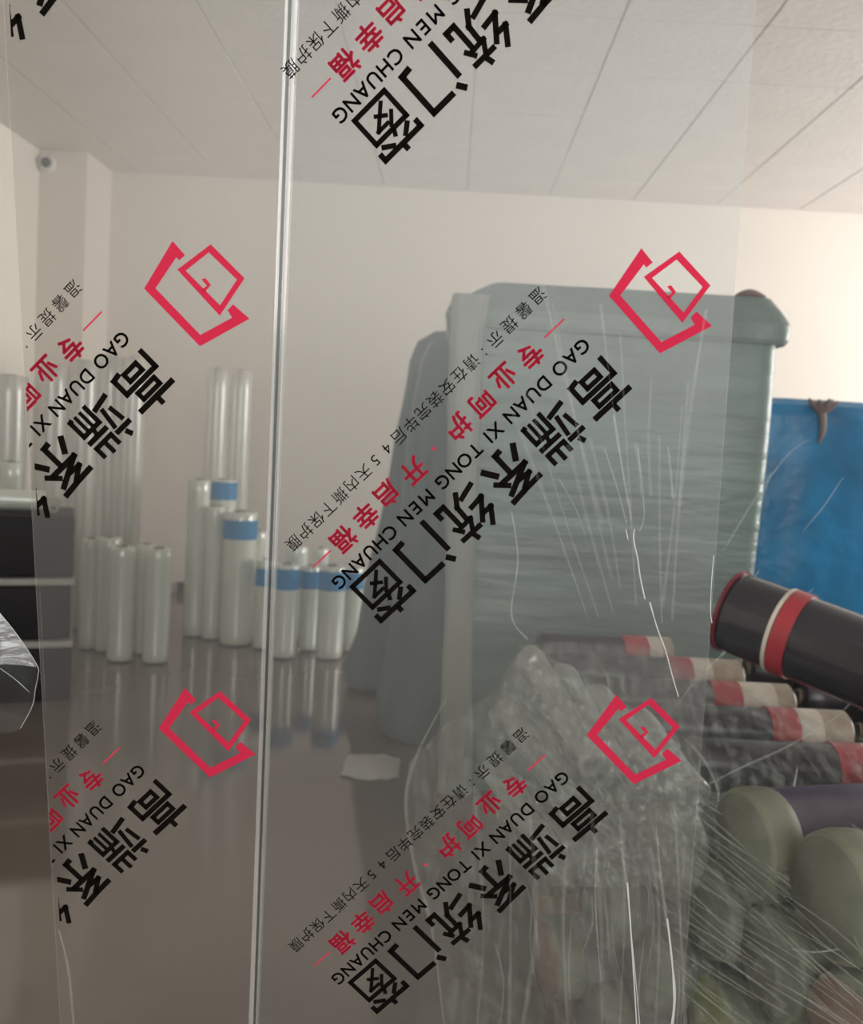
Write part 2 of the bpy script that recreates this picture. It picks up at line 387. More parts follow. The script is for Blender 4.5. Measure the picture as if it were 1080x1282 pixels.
HEAD = {   # heavy square-cut strokes on a 100-unit body: (width, points, closed)
 '高': [(11, [(50, 104), (50, 86)], 0), (12, [(2, 84), (98, 84)], 0), (10, [(27, 71), (73, 71), (73, 55), (27, 55)], 1), (11, [(9, -2), (9, 42), (91, 42), (91, 6), (72, 3)], 0), (10, [(33, 29), (67, 29), (67, 11), (33, 11)], 1)],
 '端': [(11, [(19, 103), (25, 88)], 0), (11, [(2, 80), (43, 80)], 0), (10, [(11, 70), (15, 34)], 0), (10, [(36, 72), (29, 26)], 0), (11, [(1, 12), (44, 20)], 0),
        (10, [(72, 104), (72, 74)], 0), (10, [(52, 99), (52, 74), (94, 74), (94, 99)], 0), (11, [(46, 58), (100, 58)], 0), (9, [(74, 58), (70, 44)], 0),
        (10, [(51, -3), (51, 41), (95, 41), (95, 3), (88, 1)], 0), (8, [(66, 38), (66, 0)], 0), (8, [(80, 38), (80, 0)], 0)],
 '系': [(12, [(92, 97), (50, 93), (8, 91)], 0), (11, [(54, 91), (24, 72), (52, 70)], 0), (12, [(84, 84), (18, 52), (84, 52)], 0), (11, [(68, 68), (94, 42)], 0),
        (12, [(52, 50), (52, 2), (36, 0)], 0), (13, [(28, 38), (8, 6)], 0), (13, [(74, 38), (95, 6)], 0)],
 '统': [(11, [(30, 102), (7, 70), (30, 70)], 0), (11, [(42, 84), (8, 42), (42, 46)], 0), (11, [(2, 8), (45, 20)], 0), (11, [(68, 104), (72, 88)], 0), (11, [(46, 84), (100, 84)], 0),
        (10, [(68, 82), (54, 60), (88, 62)], 0), (10, [(82, 74), (96, 52)], 0), (11, [(61, 60), (59, 26), (40, 0)], 0), (11, [(79, 60), (79, 6), (98, 6), (98, 24)], 0)],
 '门': [(12, [(14, 102), (26, 84)], 0), (12, [(11, 78), (11, -4)], 0), (12, [(38, 91), (90, 91), (90, 4), (68, 2)], 0)],
 '窗': [(11, [(50, 106), (50, 92)], 0), (11, [(4, 74), (4, 90), (96, 90), (96, 74)], 0), (10, [(38, 84), (16, 66)], 0), (10, [(62, 84), (86, 68)], 0), (10, [(11, 58), (89, 58), (89, -2), (11, -2)], 1),
        (9, [(52, 72), (44, 58)], 0), (8, [(46, 54), (24, 30)], 0), (8, [(42, 44), (70, 44), (28, 6)], 0), (8, [(36, 34), (58, 18)], 0)]}
for k, ch in enumerate('高端系统门窗'):
    c0 = lin(0, 371, k, 6); sc_ = 62 / 100.0
    for wd, pts, closed in HEAD[ch]:
        q = [Vector(p) for p in pts]
        n = len(q)
        for a_ in range(n if closed else n - 1):
            p, r_ = q[a_], q[(a_ + 1) % n]; d = (r_ - p).normalized(); e_ = Vector((-d.y, d.x)) * wd / 2
            A = p - d * wd / 2 if (closed or a_ > 0) else p
            B = r_ + d * wd / 2 if (closed or a_ < n - 2) else r_
            head.quad([loc_st(c0 + (v.x - 50) * sc_, (v.y - 50) * sc_) for v in (A - e_, B - e_, B + e_, A + e_)])
pin = Art()
txt = 'GAO DUAN XI TONG MEN CHUANG'
adv = {' ': 0.46, 'I': 0.42, 'M': 1.1, 'O': 1.04, 'G': 1.0}
pos = []; x = 0
for ch in txt:
    a = adv.get(ch, 0.95); pos.append(x + a / 2); x += a
p0, p1 = pos[0], pos[-1]
for ch, p in zip(txt, pos):
    if ch != ' ':
        f = (p - p0) / (p1 - p0)
        pin.add(ch, -19 + f * 421, -55 + 7 * f, 24.0, 0.018, base=0.36, n=6)
slog = Art()
for s, t, ch in ((34, -91, '专'), (75.5, -94, '业'), (117, -90, '呵'), (157, -88, '护'), (236, -87, '开'), (279, -88, '启'), (319, -86, '幸'), (359, -84, '福')):
    slog.add(ch, s, t, 32, 0.028, n=6)
def bar(art, s, t, ln, wd):
    art.quad([loc_st(s - ln / 2, t - wd / 2), loc_st(s + ln / 2, t - wd / 2), loc_st(s + ln / 2, t + wd / 2), loc_st(s - ln / 2, t + wd / 2)])
bar(slog, -9, -95, 33, 2.0); bar(slog, 398, -85, 31, 2.0); bar(slog, 198, -89, 4, 4)
note = Art()
for k, ch in enumerate('温馨提示'): note.add(ch, lin(-20, 52, k, 4), -137 + k * 0.7, 19.5, 0.0)
bar(note, 72, -137, 2, 2); bar(note, 72, -129, 2, 2)
for k, ch in enumerate('请在安装完毕后45天内撕下保护膜'): note.add(ch, lin(92, 409, k, 16), lin(-134, -124, k, 16), 19.5, 0.0)
def zl(pts): return [uv(740 + x / 6.0, 280 + y / 6.0) for x, y in pts]
logo = Art()
O_ = zl([(375, 185), (460, 292), (412, 330), (393, 306), (217, 540), (525, 890), (775, 760), (745, 705), (790, 660), (905, 768), (515, 975), (132, 542)])
def strip(art, idx, P):
    for q in idx: art.quad([P[i] for i in q])
strip(logo, [(0, 1, 2, 3), (0, 3, 4, 11), (11, 4, 5, 10), (10, 5, 6, 9), (9, 6, 7, 8)], O_)
A_ = zl([(660, 210), (893, 465), (683, 745), (393, 400), (640, 270), (835, 475), (692, 668), (455, 408)])
strip(logo, [(0, 1, 5, 4), (1, 2, 6, 5), (2, 3, 7, 6), (3, 0, 4, 7)], A_)
H__ = zl([(568, 472), (598, 463), (636, 515), (606, 520), (582, 572), (562, 552)])
strip(logo, [(0, 1, 2, 3), (3, 2, 4, 5)], H__)
dU = (uv(826, 376) - uv(245, 367)); dV = (uv(794, 925) - uv(826, 376))
off_left = -dU
off_down = Vector((0.0, dV.y))
def place_art(art, name, mat, off, parent, clip=None, dz=0.0006):
    b = bmesh.new()
    vs = [b.verts.new((x + off.x, y + off.y, dz)) for x, y in art.v]
    for f in art.f:
        try: b.faces.new([vs[i] for i in f])
        except ValueError: pass
    if clip is not None:
        bmesh.ops.bisect_plane(b, geom=b.verts[:] + b.edges[:] + b.faces[:], plane_co=(clip, 0, 0), plane_no=(1, 0, 0), clear_inner=True)
    for fc in b.faces:
        if fc.normal.z < 0: fc.normal_flip()
    if not b.faces: b.free(); return
    me = bpy.data.meshes.new(name); b.to_mesh(me); b.free(); me.materials.append(mat)
    o = bpy.data.objects.new(name, me); C.objects.link(o); o.parent = parent; return o
arts = ((head, 'heading_lettering', M['black_ink']), (pin, 'romanised_lettering', M['black_ink']), (slog, 'slogan_lettering', M['red_letter']),
        (note, 'notice_lettering', M['black_ink']), (logo, 'printed_emblem', M['red_ink']))
for row in (-1, 0, 1):
    for art, nm, mt in arts:
        place_art(art, nm, mt, off_down * row, filmR)
        place_art(art, nm, mt, off_left + off_down * row, filmL, clip=fl_u + (0.0050 if art is head else 0.0005))

# --- creases, folds and the loose corner of the film
def crease(parent, pts, r0, r1, mat, z=0.0003):
    P = smooth_path([Vector((*uv(x, y), z)) for x, y in pts], 6)
    n = len(P)
    b = bmesh.new(); tube(b, P, [PX * (r0 + (r1 - r0) * k / (n - 1)) * (1 + 0.5 * noise.noise(Vector((k * .37, r0, pts[0][0])))) for k in range(n)], 5)
    for v in b.verts: v.co.z = z + (v.co.z - z) * 0.5
    return mesh('film_crease', b, mat, parent)
for pts, a, b_, mt in (
    ([(756, 560), (772, 610), (784, 655)], .8, 1.2, 'crease_soft'),
    ([(783, 662), (786, 676)], .8, .6, 'crease'), ([(794, 662), (793, 676), (798, 700), (801, 722), (807, 750)], .7, 1.1, 'crease'),
    ([(813, 754), (822, 785), (833, 815), (841, 845), (849, 872)], 1.0, .6, 'crease'),
    ([(700, 600), (722, 640), (738, 690)], .6, .4, 'crease_soft'), ([(798, 560), (806, 640), (800, 665)], 1.2, .8, 'crease_soft'),
    ([(776, 1022), (779, 1070), (785, 1110)], .8, 1.6, 'crease_soft'),
    ([(785, 1105), (789, 1160), (793, 1220), (797, 1290)], 1.2, .9, 'crease'), ([(789, 1160), (795, 1220), (801, 1290)], .5, .6, 'crease'),
    ([(821, 1035), (826, 1090), (835, 1160)], .8, 2.4, 'crease_soft'),
    ([(835, 1150), (841, 1205), (844, 1250), (840, 1290)], 1.2, 2.2, 'crease'),
    ([(848, 1190), (850, 1240), (846, 1290)], .6, .6, 'crease_soft'),
    ([(893, 695), (890, 735), (889, 765), (891, 780)], .5, .6, 'crease'),
    ([(768, 520), (776, 570), (790, 650)], 2.0, 1.0, 'crease_soft'), ([(836, 560), (840, 600), (842, 625)], 1.0, 2.0, 'crease_soft'),
    ([(640, 640), (648, 700), (640, 770), (660, 800)], 1.0, 1.4, 'crease_soft'),
    ([(747, 1060), (745, 1130), (752, 1230)], 1.0, 1.0, 'crease_soft'),
    ([(620, 1180), (630, 1230), (625, 1290)], .7, .7, 'crease_soft')):
    crease(filmR, pts, a, b_, M[mt])
rf = random.Random(5)
for k in range(14):      # soft tension folds fanning out above the sharp crease and down over the stack
    x0_ = 640 + k * 19 + rf.uniform(-8, 8); x1_ = 735 + k * 9 + rf.uniform(-6, 6); ya = rf.uniform(350, 560); yb_ = rf.uniform(620, 790)
    crease(filmR, [(x0_, ya), ((x0_ + x1_) / 2 + rf.uniform(-4, 4), (ya + yb_) / 2), (x1_, yb_)], rf.uniform(1, 3), rf.uniform(.6, 2.4), M['crease_faint'])
for k in range(8):
    x0_ = 600 + k * 36 + rf.uniform(-10, 10)
    crease(filmR, [(x0_, rf.uniform(980, 1060)), (x0_ + rf.uniform(-8, 12), 1150), (x0_ + rf.uniform(-14, 18), 1290)], rf.uniform(1, 3), rf.uniform(1, 3), M['crease_faint'])
crease(filmL, [(74, 1165), (86, 1215), (93, 1290)], 1.6, 2.2, M['crease_soft'])
crease(filmL, [(50, 742), (53, 800), (57, 890)], .35, .35, M['crease_soft'])
# pale tubes paint the light caught along the film edges
for px_, par, x0 in ((899, filmR, fr_u), (38, filmL, fl_u)):
    b = bmesh.new(); tube(b, [Vector((x0, v_bot + (v_top - v_bot) * k / 20, 0.0006)) for k in range(21)], 0.0003, 5); mesh('film_edge', b, M['crease_soft'], par)
# curled corner at the lower left
def patch(name, rows, mat, parent, n=10):
    b = bmesh.new(); G = []
    for r in rows:
        G.append(smooth_path([Vector(p) for p in r], n))
    m_ = len(G[0]); V = []
    for i in range(len(G) - 1):
        for k in range(6):
            t = k / 6; V.append([b.verts.new(G[i][q].lerp(G[i + 1][q], t)) for q in range(m_)])
    V.append([b.verts.new(p) for p in G[-1]])
    for j in range(len(V) - 1):
        for q in range(m_ - 1): b.faces.new((V[j][q], V[j][q + 1], V[j + 1][q + 1], V[j + 1][q]))
    return mesh(name, b, mat, parent)
def f3(px, py, z): u_ = uv(px, py); return (u_[0], u_[1], z)
patch('loose_film_corner', [[f3(-60, 690, .004), f3(0, 757, .010), f3(30, 790, .014), f3(55, 824, .018)],
                            [f3(-60, 760, .006), f3(0, 790, .020), f3(28, 808, .024), f3(56, 826, .019)],
                            [f3(-60, 822, .008), f3(0, 821, .030), f3(28, 819, .030), f3(57, 828, .018)]], M['flap'], paneL)
patch('loose_film_corner', [[f3(-60, 822, .002), f3(0, 826, .003), f3(30, 824, .004), f3(58, 829, .016)],
                            [f3(-60, 880, .002), f3(0, 885, .003), f3(30, 870, .006), f3(54, 850, .012)],
                            [f3(-60, 905, .002), f3(-5, 900, .003), f3(18, 905, .006), f3(46, 878, .010)],
                            [f3(-60, 925, .002), f3(-5, 915, .003), f3(14, 915, .006), f3(30, 908, .008)]], M['flap_thin'], paneL)
b = bmesh.new(); tube(b, smooth_path([Vector(f3(*p)) for p in ((-40, 714, .005), (0, 757, .0105), (30, 790, .0145), (56, 825, .0185), (57, 838, .018), (51, 856, .0125), (46, 879, .0105), (30, 908, .0085))], 6), 0.0004, 5)
mesh('film_crease', b, M['edge_line'], paneL)
b = bmesh.new(); tube(b, smooth_path([Vector(f3(*p)) for p in ((-10, 825, .006), (20, 846, .006), (40, 864, .006))], 5), 0.0003, 5)
mesh('film_crease', b, M['edge_line'], paneL)
# timber sill the panes stand on (below the picture)
botc = PO + PV * v_bot
bm = bmesh.new(); box(bm, -0.9, 0.95, -0.09, 0.09, 0, max(0.03, botc.z - 0.03), 0.004, 1)
o = mesh('timber_bearer', bm, M['wood'], None, False); o.location = (botc.x, botc.y, 0)
props(o, 'low sawn timber bearer under the two upright glass panes', 'timber')

# ------------------------------------------------------------ rolls
def align(a, b): return Vector((0, 0, 1)).rotation_difference((b - a).normalized())
def roll(name, a, b, r, body, label, cat='film roll', group=None, bands=(), core=None, end_mat=None, wob=0.01, rc=None, seg=36, dome=False):
    """a wound roll with hollow core from point a to point b; bands: (from, to, material) as fractions of the length"""
    a = Vector(a); b = Vector(b); Ln = (b - a).length; q = align(a, b)
    root = empty(name, a, q); props(root, label, cat, group)
    rc = rc or r * 0.38; s = random.random() * 50
    bv = min(0.012, r * 0.16)
    bm = bmesh.new(); prof = [(rc, 0.004), (r - bv * 1.6, 0.0), (r - bv * 0.5, bv * 0.3), (r, bv)]
    nz = 14
    prof += [(r, bv + (Ln - 2 * bv) * k / nz) for k in range(1, nz)]
    prof += [(r, Ln - bv), (r - bv * 0.5, Ln - bv * 0.3), (r - bv * 1.6, Ln), (rc, Ln - 0.004)]
    lathe(bm, prof, seg, True, wob, s); mesh('wound_film', bm, body, root)
    if dome:                          # the wrapping bulges over the end and hides the core
        n = 8; dm = lambda f: (r * 1.0 * math.sin(f * math.pi / 2), -r * .22 * math.cos(f * math.pi / 2))
        bm = bmesh.new(); lathe(bm, [(0.0004, -r * .22)] + [dm(k / n * .75) for k in range(1, n + 1)], seg, False, wob, s)
        mesh('wrapped_end', bm, end_mat, root)
        bm = bmesh.new(); lathe(bm, [dm(.75 + k / n * .25) for k in range(n + 1)] + [(r * 1.035, bv * 1.2), (r * 1.035, .03), (r * 1.02, .05), (r * .98, .055)], seg, False, wob, s)
        props(mesh('end_rim', bm, M['rim'] if r > .05 else M['slim_roll'], root), 'paler wrapped rim'); end_mat = None
        for (f0, f1, mt) in bands:
            bm = bmesh.new(); e = 0.003 + r * abs(wob) * 0.9
            lathe(bm, [(r + e, f0 * Ln), (r + e, f1 * Ln), (r * 0.97, f1 * Ln), (r * 0.97, f0 * Ln)], seg, True, wob, s); mesh('band', bm, mt, root)
        return root
    bm = bmesh.new(); lathe(bm, [(rc * 0.99, -0.006), (rc * 0.99, Ln + 0.006), (rc * 0.82, Ln + 0.006), (rc * 0.82, -0.006)], 24)
    mesh('core', bm, core or M['core_grey'], root)
    if end_mat:
        bm = bmesh.new(); lathe(bm, [(rc * 1.02, -0.003), (r - bv, -0.0035), (r - bv, 0.002), (rc * 1.02, 0.002)], seg); mesh('wound_end', bm, end_mat, root)
    for (f0, f1, mt) in bands:
        bm = bmesh.new(); z0, z1 = f0 * Ln, f1 * Ln; e = 0.0025 + r * abs(wob) * 0.9
        lathe(bm, [(r + e, z0), (r + e, z1), (r * 0.97, z1), (r * 0.97, z0)], seg, True, wob, s)
        mesh('band', bm, mt, root)
    return root
def standing(px, ytop, Y, rpx, mat, label, group, **kw):
    """standing roll: picture x, picture y of its top, depth, radius in px"""
    r = rpx * Y / F_
    yb = None
    g = at(px, ytop, Y); base = Vector((g.x, Y, 0))
    # the foot lies straight below the top
    return roll('film_roll', base + Vector((0, 0, .007)), Vector((g.x, Y, g.z)), r, mat, label, 'film roll', group, **kw)
def yof(px, py): return onz(px, py, 0).y
G1 = 'short white rolls beside the black bales'
for px, yt, yb, rp, lab in (
    (114, 674, 812, 12, 'short white film roll closest to the black bales, partly hidden'),
    (137, 672, 815, 15, 'short white film roll second from the black bales'),
    (154, 684, 827, 17, 'bright short white film roll standing foremost in the left group'),
    (184, 681, 818, 13, 'short white film roll between the two foremost ones of the left group'),
    (199, 686, 829, 17, 'short white film roll at the right end of the left group')):
    standing(px, yt, yof(px, yb), rp, M['white_roll'], lab, G1, wob=0.006)
G2 = 'tall clear rolls against the back wall'
for px, yt, yb, rp, lab in (
    (12, 470, 790, 22, 'tall clear film roll at the far left behind the black bales'),
    (66, 458, 788, 19, 'tall clear film roll behind the right side of the black bales'),
    (105, 452, 786, 19, 'tall clear film roll left of the cut off heading character'),
    (140, 446, 784, 17, 'tall clear film roll in the middle of the left tall group'),
    (168, 448, 786, 15, 'tall clear film roll at the right of the left tall group'),
    (273, 462, 784, 14, 'tall clear film roll above the blue labelled rolls, left of the pair'),
    (303, 464, 782, 13, 'tall clear film roll above the blue labelled rolls, right of the pair')):
    standing(px, yt, yof(px, yb), rp, M['clear_roll'], lab, G2, wob=0.004)
G3 = 'blue labelled rolls near the pane joint'
standing(14, 578, yof(14, 812), 14, M['white_roll'], 'half tall white film roll at the far left edge above the black bales', 'half tall rolls')
standing(250, 600, yof(250, 796), 14, M['white_roll'], 'half tall white film roll without label left of the blue labelled ones', 'half tall rolls', wob=0.006)
def labelled(px, yt, yb, rp, y0, y1, lab, mat='white_roll'):
    Y = yof(px, yb); g = at(px, yt, Y); z0 = at(px, y1, Y).z; z1 = at(px, y0, Y).z; Ln = g.z
    standing(px, yt, Y, rp, M[mat], lab, G3, wob=0.004, bands=((z0 / Ln, z1 / Ln, M['label_blue']),))
labelled(280, 600, 790, 17, 603, 625, 'white film roll with the highest blue label, farthest left of the labelled rolls')
labelled(302, 640, 806, 21, 650, 674, 'broad white film roll with blue label just left of the pane joint')
standing(322, 664, yof(322, 800), 13, M['white_roll'], 'white film roll without label squeezed between the broad labelled roll and the pane joint', 'half tall rolls', wob=0.006)
standing(270, 634, yof(270, 800), 12, M['white_roll'], 'slim white film roll in front of the highest blue label', 'half tall rolls', wob=0.006)
labelled(333, 700, 812, 12, 711, 733, 'slim white film roll with blue label directly behind the pane joint')
labelled(360, 706, 823, 16, 711, 737, 'short white film roll with blue label just right of the pane joint')
labelled(390, 708, 814, 13, 714, 736, 'dull short film roll with blue label between two bright ones')
labelled(417, 708, 824, 17, 714, 738, 'bright short white film roll with blue label beside the grey cover')
labelled(444, 710, 816, 12, 716, 737, 'short film roll with blue label half hidden by the grey cover')
standing(372, 683, yof(372, 800), 14, M['white_roll'], 'white film roll whose top shows above the short blue labelled ones', 'half tall rolls')
standing(402, 686, yof(402, 798), 10, M['white_roll'], 'thin white film roll whose top shows right above the blue labels', 'half tall rolls')

# black bales, three high
Yb = yof(60, 876) + 0.0
xr = at(91, 760, Yb).x; zz = [at(90, y, Yb).z for y in (872, 812, 803, 736, 727, 652)]
z = 0.0; tops = []; BROT = math.radians(23)
heights = [zz[1] - 0.0, zz[3] - zz[2], zz[5] - zz[4]]
cursor = 0.0
for k in range(3):
    bm = bmesh.new(); h = heights[k]
    box(bm, 0, 0.62, 0, 0.5, 0, h, 0.018, 3)
    for v in bm.verts: v.co += Vector((noise.noise(v.co * 9 + Vector((k, 0, 0))) * .006,) * 3)
    bmesh.ops.translate(bm, verts=bm.verts, vec=(-0.62, 0, 0))
    root = empty('wrapped_bale', (xr + (0, -.006, .002)[k], Yb, cursor + 0.004)); root.rotation_euler = (0, 0, BROT)
    props(root, ('lowest of the three black wrapped bales at the left edge', 'middle one of the three black wrapped bales at the left edge', 'topmost of the three black wrapped bales at the left edge')[k], 'bale', 'black bales')
    mesh('black_wrapping', bm, M['blackbox'], root)
    cursor += h + 0.006
    if k < 2:
        gp = (zz[2] - zz[1], zz[4] - zz[3])[k]
        bm = bmesh.new(); box(bm, -0.61, .004, -.004, 0.49, 0, gp - .004, 0.006, 2)
        fo = mesh('foam_layer', bm, M['foam'], None); fo.location = (xr, Yb, cursor); fo.rotation_euler = (0, 0, BROT)
        props(fo, ('pale foam layer between the lowest and middle black bales', 'pale foam layer between the middle and topmost black bales')[k], 'foam sheet', 'foam layers')
        cursor += gp
topz = cursor
roll('film_roll', (xr - 0.62, Yb - 0.02, topz + 0.052), (xr - 0.19, Yb + 0.13, topz + 0.052), 0.046, M['white_roll'], 'short white film roll lying on top of the black bales', 'film roll')
roll('film_roll', (xr - 0.13, Yb + 0.07, topz + 0.026), (xr - 0.25, Yb + 0.38, topz + 0.026), 0.024, M['foam'], 'thin grey roll lying at the right end on top of the black bales', 'film roll')

# small dark fitting at the foot of the back wall
q = at(227, 738, 6.80)
root = empty('socket_box', (q.x, 6.85, q.z)); props(root, 'small dark socket box low on the back wall beside the white rolls', 'socket')
bm = bmesh.new(); box(bm, -0.035, 0.035, -0.04, 0, -0.05, 0.05, 0.006, 2); mesh('housing', bm, M['black'], root)
bm = bmesh.new(); box(bm, -0.022, 0.022, -0.046, -0.038, -0.03, 0.03, 0.003, 1); mesh('cover_plate', bm, M['cam_dark'], root)

# dome camera on the pillar
q = at(57, 203, 6.36)
root = empty('dome_camera', (q.x, 6.40, q.z)); root.rotation_euler = (math.radians(90), 0, 0)
props(root, 'small white security camera with dark lens high on the corner pillar', 'camera')
bm = bmesh.new(); lathe(bm, [(0.0001, 0), (0.058, 0), (0.058, 0.02), (0.05, 0.035), (0.0001, 0.035)], 28, False); mesh('housing', bm, M['cam_white'], root)
bm = bmesh.new(); lathe(bm, [(0.034 * math.cos(a), 0.036 + 0.034 * math.sin(a)) for a in [i * math.pi / 2 / 8 for i in range(9)]][:-1] + [(0.0001, 0.07)], 24, False); mesh('lens_dome', bm, M['cam_dark'], root)
bm = bmesh.new(); box(bm, -0.075, -0.055, -0.01, 0.045, 0, 0.03, 0.004, 1); mesh('bracket', bm, M['cam_white'], root)

# ------------------------------------------------------------ soft wrapped bodies
def loft(rows, nseg=72, nz=90, corner=0.06, amp=0.006, freq=6.0, ridges=0.0, seed=0.0, cap=True, fold=0.0):
    """rows: (z, x0, x1, y0, y1) from bottom to top, splined; a rounded rectangular section"""
    bm = bmesh.new(); rings = []
    def interp(t):
        k = min(int(t * (len(rows) - 1)), len(rows) - 2); f = t * (len(rows) - 1) - k
        f = f * f * (3 - 2 * f) * 0.35 + f * 0.65
        return [rows[k][i] + (rows[k + 1][i] - rows[k][i]) * f for i in range(5)]
    for j in range(nz + 1):
        z, x0, x1, y0, y1 = interp(j / nz)
        cx, cy, hx, hy = (x0 + x1) / 2, (y0 + y1) / 2, (x1 - x0) / 2, (y1 - y0) / 2
        c = min(corner, hx * .9, hy * .9); per = 4 * (hx + hy); ring = []
        for i in range(nseg):
            s = (i / nseg) * per
            segs = ((2 * hx, (1, 0), (-hx, -hy)), (2 * hy, (0, 1), (hx, -hy)), (2 * hx, (-1, 0), (hx, hy)), (2 * hy, (0, -1), (-hx, hy)))
            for ln, d, st in segs:
                if s <= ln: break
                s -= ln
            x = st[0] + d[0] * s; y = st[1] + d[1] * s
            ax, ay = hx - c, hy - c
            qx, qy = max(-ax, min(ax, x)), max(-ay, min(ay, y))
            dx, dy = x - qx, y - qy; l = math.hypot(dx, dy)
            if l > 1e-9 and (abs(x) > ax and abs(y) > ay): x, y = qx + dx / l * c, qy + dy / l * c
            n_ = Vector((x / hx, y / hy, 0)).normalized() if (x or y) else Vector((1, 0, 0))
            P = Vector((cx + x, cy + y, z))
            d_ = noise.noise(Vector((P.x * freq, P.y * freq, z * freq * .6)) + Vector((seed, 0, 0))) * amp
            d_ += ridges * (noise.noise(Vector((P.x * 1.2 + seed, P.y, z * 42))) + .6 * noise.noise(Vector((P.x * 2 + seed, 3, z * 17 + P.x * 2))))
            d_ += fold * noise.noise(Vector((P.x * 11 + seed, P.y * 11, z * 0.9)))
            ring.append(bm.verts.new(P + n_ * d_))
        rings.append(ring)
    for j in range(nz):
        for i in range(nseg):
            k = (i + 1) % nseg; bm.faces.new((rings[j][i], rings[j][k], rings[j + 1][k], rings[j + 1][i]))
    if cap:
        bm.faces.new(rings[0][::-1]); bm.faces.new(rings[-1])
    return bm

# big grey-green wrapped stack on a pallet
YS = 3.0
def sx(px, py, Y=YS): return at(px, py, Y).x
def sz(px, py, Y=YS): return at(px, py, Y).z
ztop = sz(800, 362)
stack = empty('wrapped_stack', (0.55, YS + 0.35, 0)); props(stack, 'large upright stack wrapped in grey green stretch film behind the dark rolls', 'wrapped stack')
def P2(o):  # keep world position under the parent
    o.location = -Vector(o.parent.location); return o
rows = [(0.13, sx(556, 1000), sx(925, 900), YS, YS + .62), (0.7, sx(556, 800), sx(940, 780), YS, YS + .66),
        (1.05, sx(558, 650), sx(955, 650), YS, YS + .68), (1.4, sx(560, 520), sx(968, 520), YS, YS + .70), (ztop - .09, sx(563, 420), sx(976, 420), YS, YS + .70), (ztop - .05, sx(563, 400), sx(978, 420), YS, YS + .7)]
P2(mesh('stretch_wrapping', loft(rows, 220, 190, .05, .016, 2.6, .0011, 3.1), M['wrap_grey'], stack))
x0, x1 = sx(557, 385), sx(993, 400)
zt = ztop
rows = [(zt - .15, x0 + .012, x1 - .008, YS - .016, YS + .72), (zt - .135, x0 + .004, x1, YS - .02, YS + .725), (zt - .11, x0, x1 + .002, YS - .022, YS + .725), (zt - .085, x0 + .01, x1, YS - .018, YS + .72),
        (zt - .06, x0 + .045, x1 - .012, YS - .01, YS + .71), (zt - .03, x0 + .09, x1 - .035, YS + .0, YS + .70), (zt, x0 + .145, x1 - .055, YS + .02, YS + .68)]
P2(mesh('top_cover', loft(rows, 160, 40, .05, .008, 5, .002, 8.7), M['wrap_cap'], stack))
bm = bmesh.new()
tube(bm, smooth_path([Vector((sx(925, 372), YS + .05, zt + .002)), Vector((sx(940, 370), YS + .02, zt + .012)), Vector((sx(962, 371), YS + .03, zt + .003))], 5), [.004 + .008 * math.sin(math.pi * k / 10) for k in range(11)], 7)
P2(props(mesh('wrapping_knot', bm, M['brown'], stack), 'brown gathered end of the wrapping'))
rows = [(0.13, sx(548, 1000), sx(596, 900), YS - .05, YS + .03), (0.7, sx(556, 800), sx(590, 780), YS - .05, YS + .03), (1.2, sx(561, 600), sx(598, 600), YS - .045, YS + .03), (zt - .15, sx(562, 430), sx(606, 430), YS - .04, YS + .03), (zt - .05, sx(566, 390), sx(612, 390), YS - .03, YS + .03)]
P2(props(mesh('corner_fold', loft(rows, 60, 90, .03, .008, 6, 0, 5.5, fold=.006), M['strip'], stack), 'pale vertical fold at the left corner'))
bm = bmesh.new()
for k in range(3): box(bm, 0.02, 1.0, YS + .03 + k * .27, YS + .13 + k * .27, 0.0, 0.10, .004, 1)
for k in range(6): box(bm, 0.02 + k * .165, 0.13 + k * .165, YS + .03, YS + .67, 0.10, 0.125, .003, 1)
P2(props(mesh('pallet', bm, M['wood'], stack, False), 'timber pallet'))

# covered shapes left of the stack
YD = 4.45
dr = empty('covered_frame', (-0.25, YD + .3, 0)); props(dr, 'tall grey green cover draped over a frame, sloping out to the left, farther back', 'covered frame')
def row(py, xl, xr_, Y, depth): return (at(500, py, Y).z, at(xl, py, Y).x, at(xr_, py, Y).x, Y, Y + depth)
rows = [row(866, 428, 600, YD, .5), row(845, 424, 600, YD, .5), row(800, 441, 600, YD, .5), row(700, 463, 600, YD, .5), row(560, 491, 600, YD, .5), row(450, 513, 600, YD, .48), row(424, 524, 600, YD + .02, .45), row(411, 545, 600, YD + .05, .4)]
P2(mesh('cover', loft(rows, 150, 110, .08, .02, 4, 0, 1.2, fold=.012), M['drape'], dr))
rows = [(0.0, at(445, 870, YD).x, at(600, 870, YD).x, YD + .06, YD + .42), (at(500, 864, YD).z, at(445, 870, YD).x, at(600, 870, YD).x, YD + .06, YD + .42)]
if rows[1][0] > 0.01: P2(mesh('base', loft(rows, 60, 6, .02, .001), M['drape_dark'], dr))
YE = 3.78
dr2 = empty('covered_frame', (-0.1, YE + .3, 0)); props(dr2, 'shorter bulging grey green cover between the sloping one and the big stack', 'covered frame')
rows = [row(932, 492, 600, YE, .4), row(922, 474, 600, YE, .42), row(890, 470, 600, YE, .42), row(820, 482, 600, YE, .42), row(700, 497, 600, YE, .42), row(560, 510, 600, YE, .42), row(450, 528, 600, YE, .4), row(422, 540, 600, YE + .02, .38)]
rows = [(max(r_[0], 0.004 * (i + 1)),) + r_[1:] for i, r_ in enumerate(rows)]
P2(mesh('cover', loft(rows, 150, 110, .08, .02, 5, 0, 6.2, fold=.014), M['drape'], dr2))

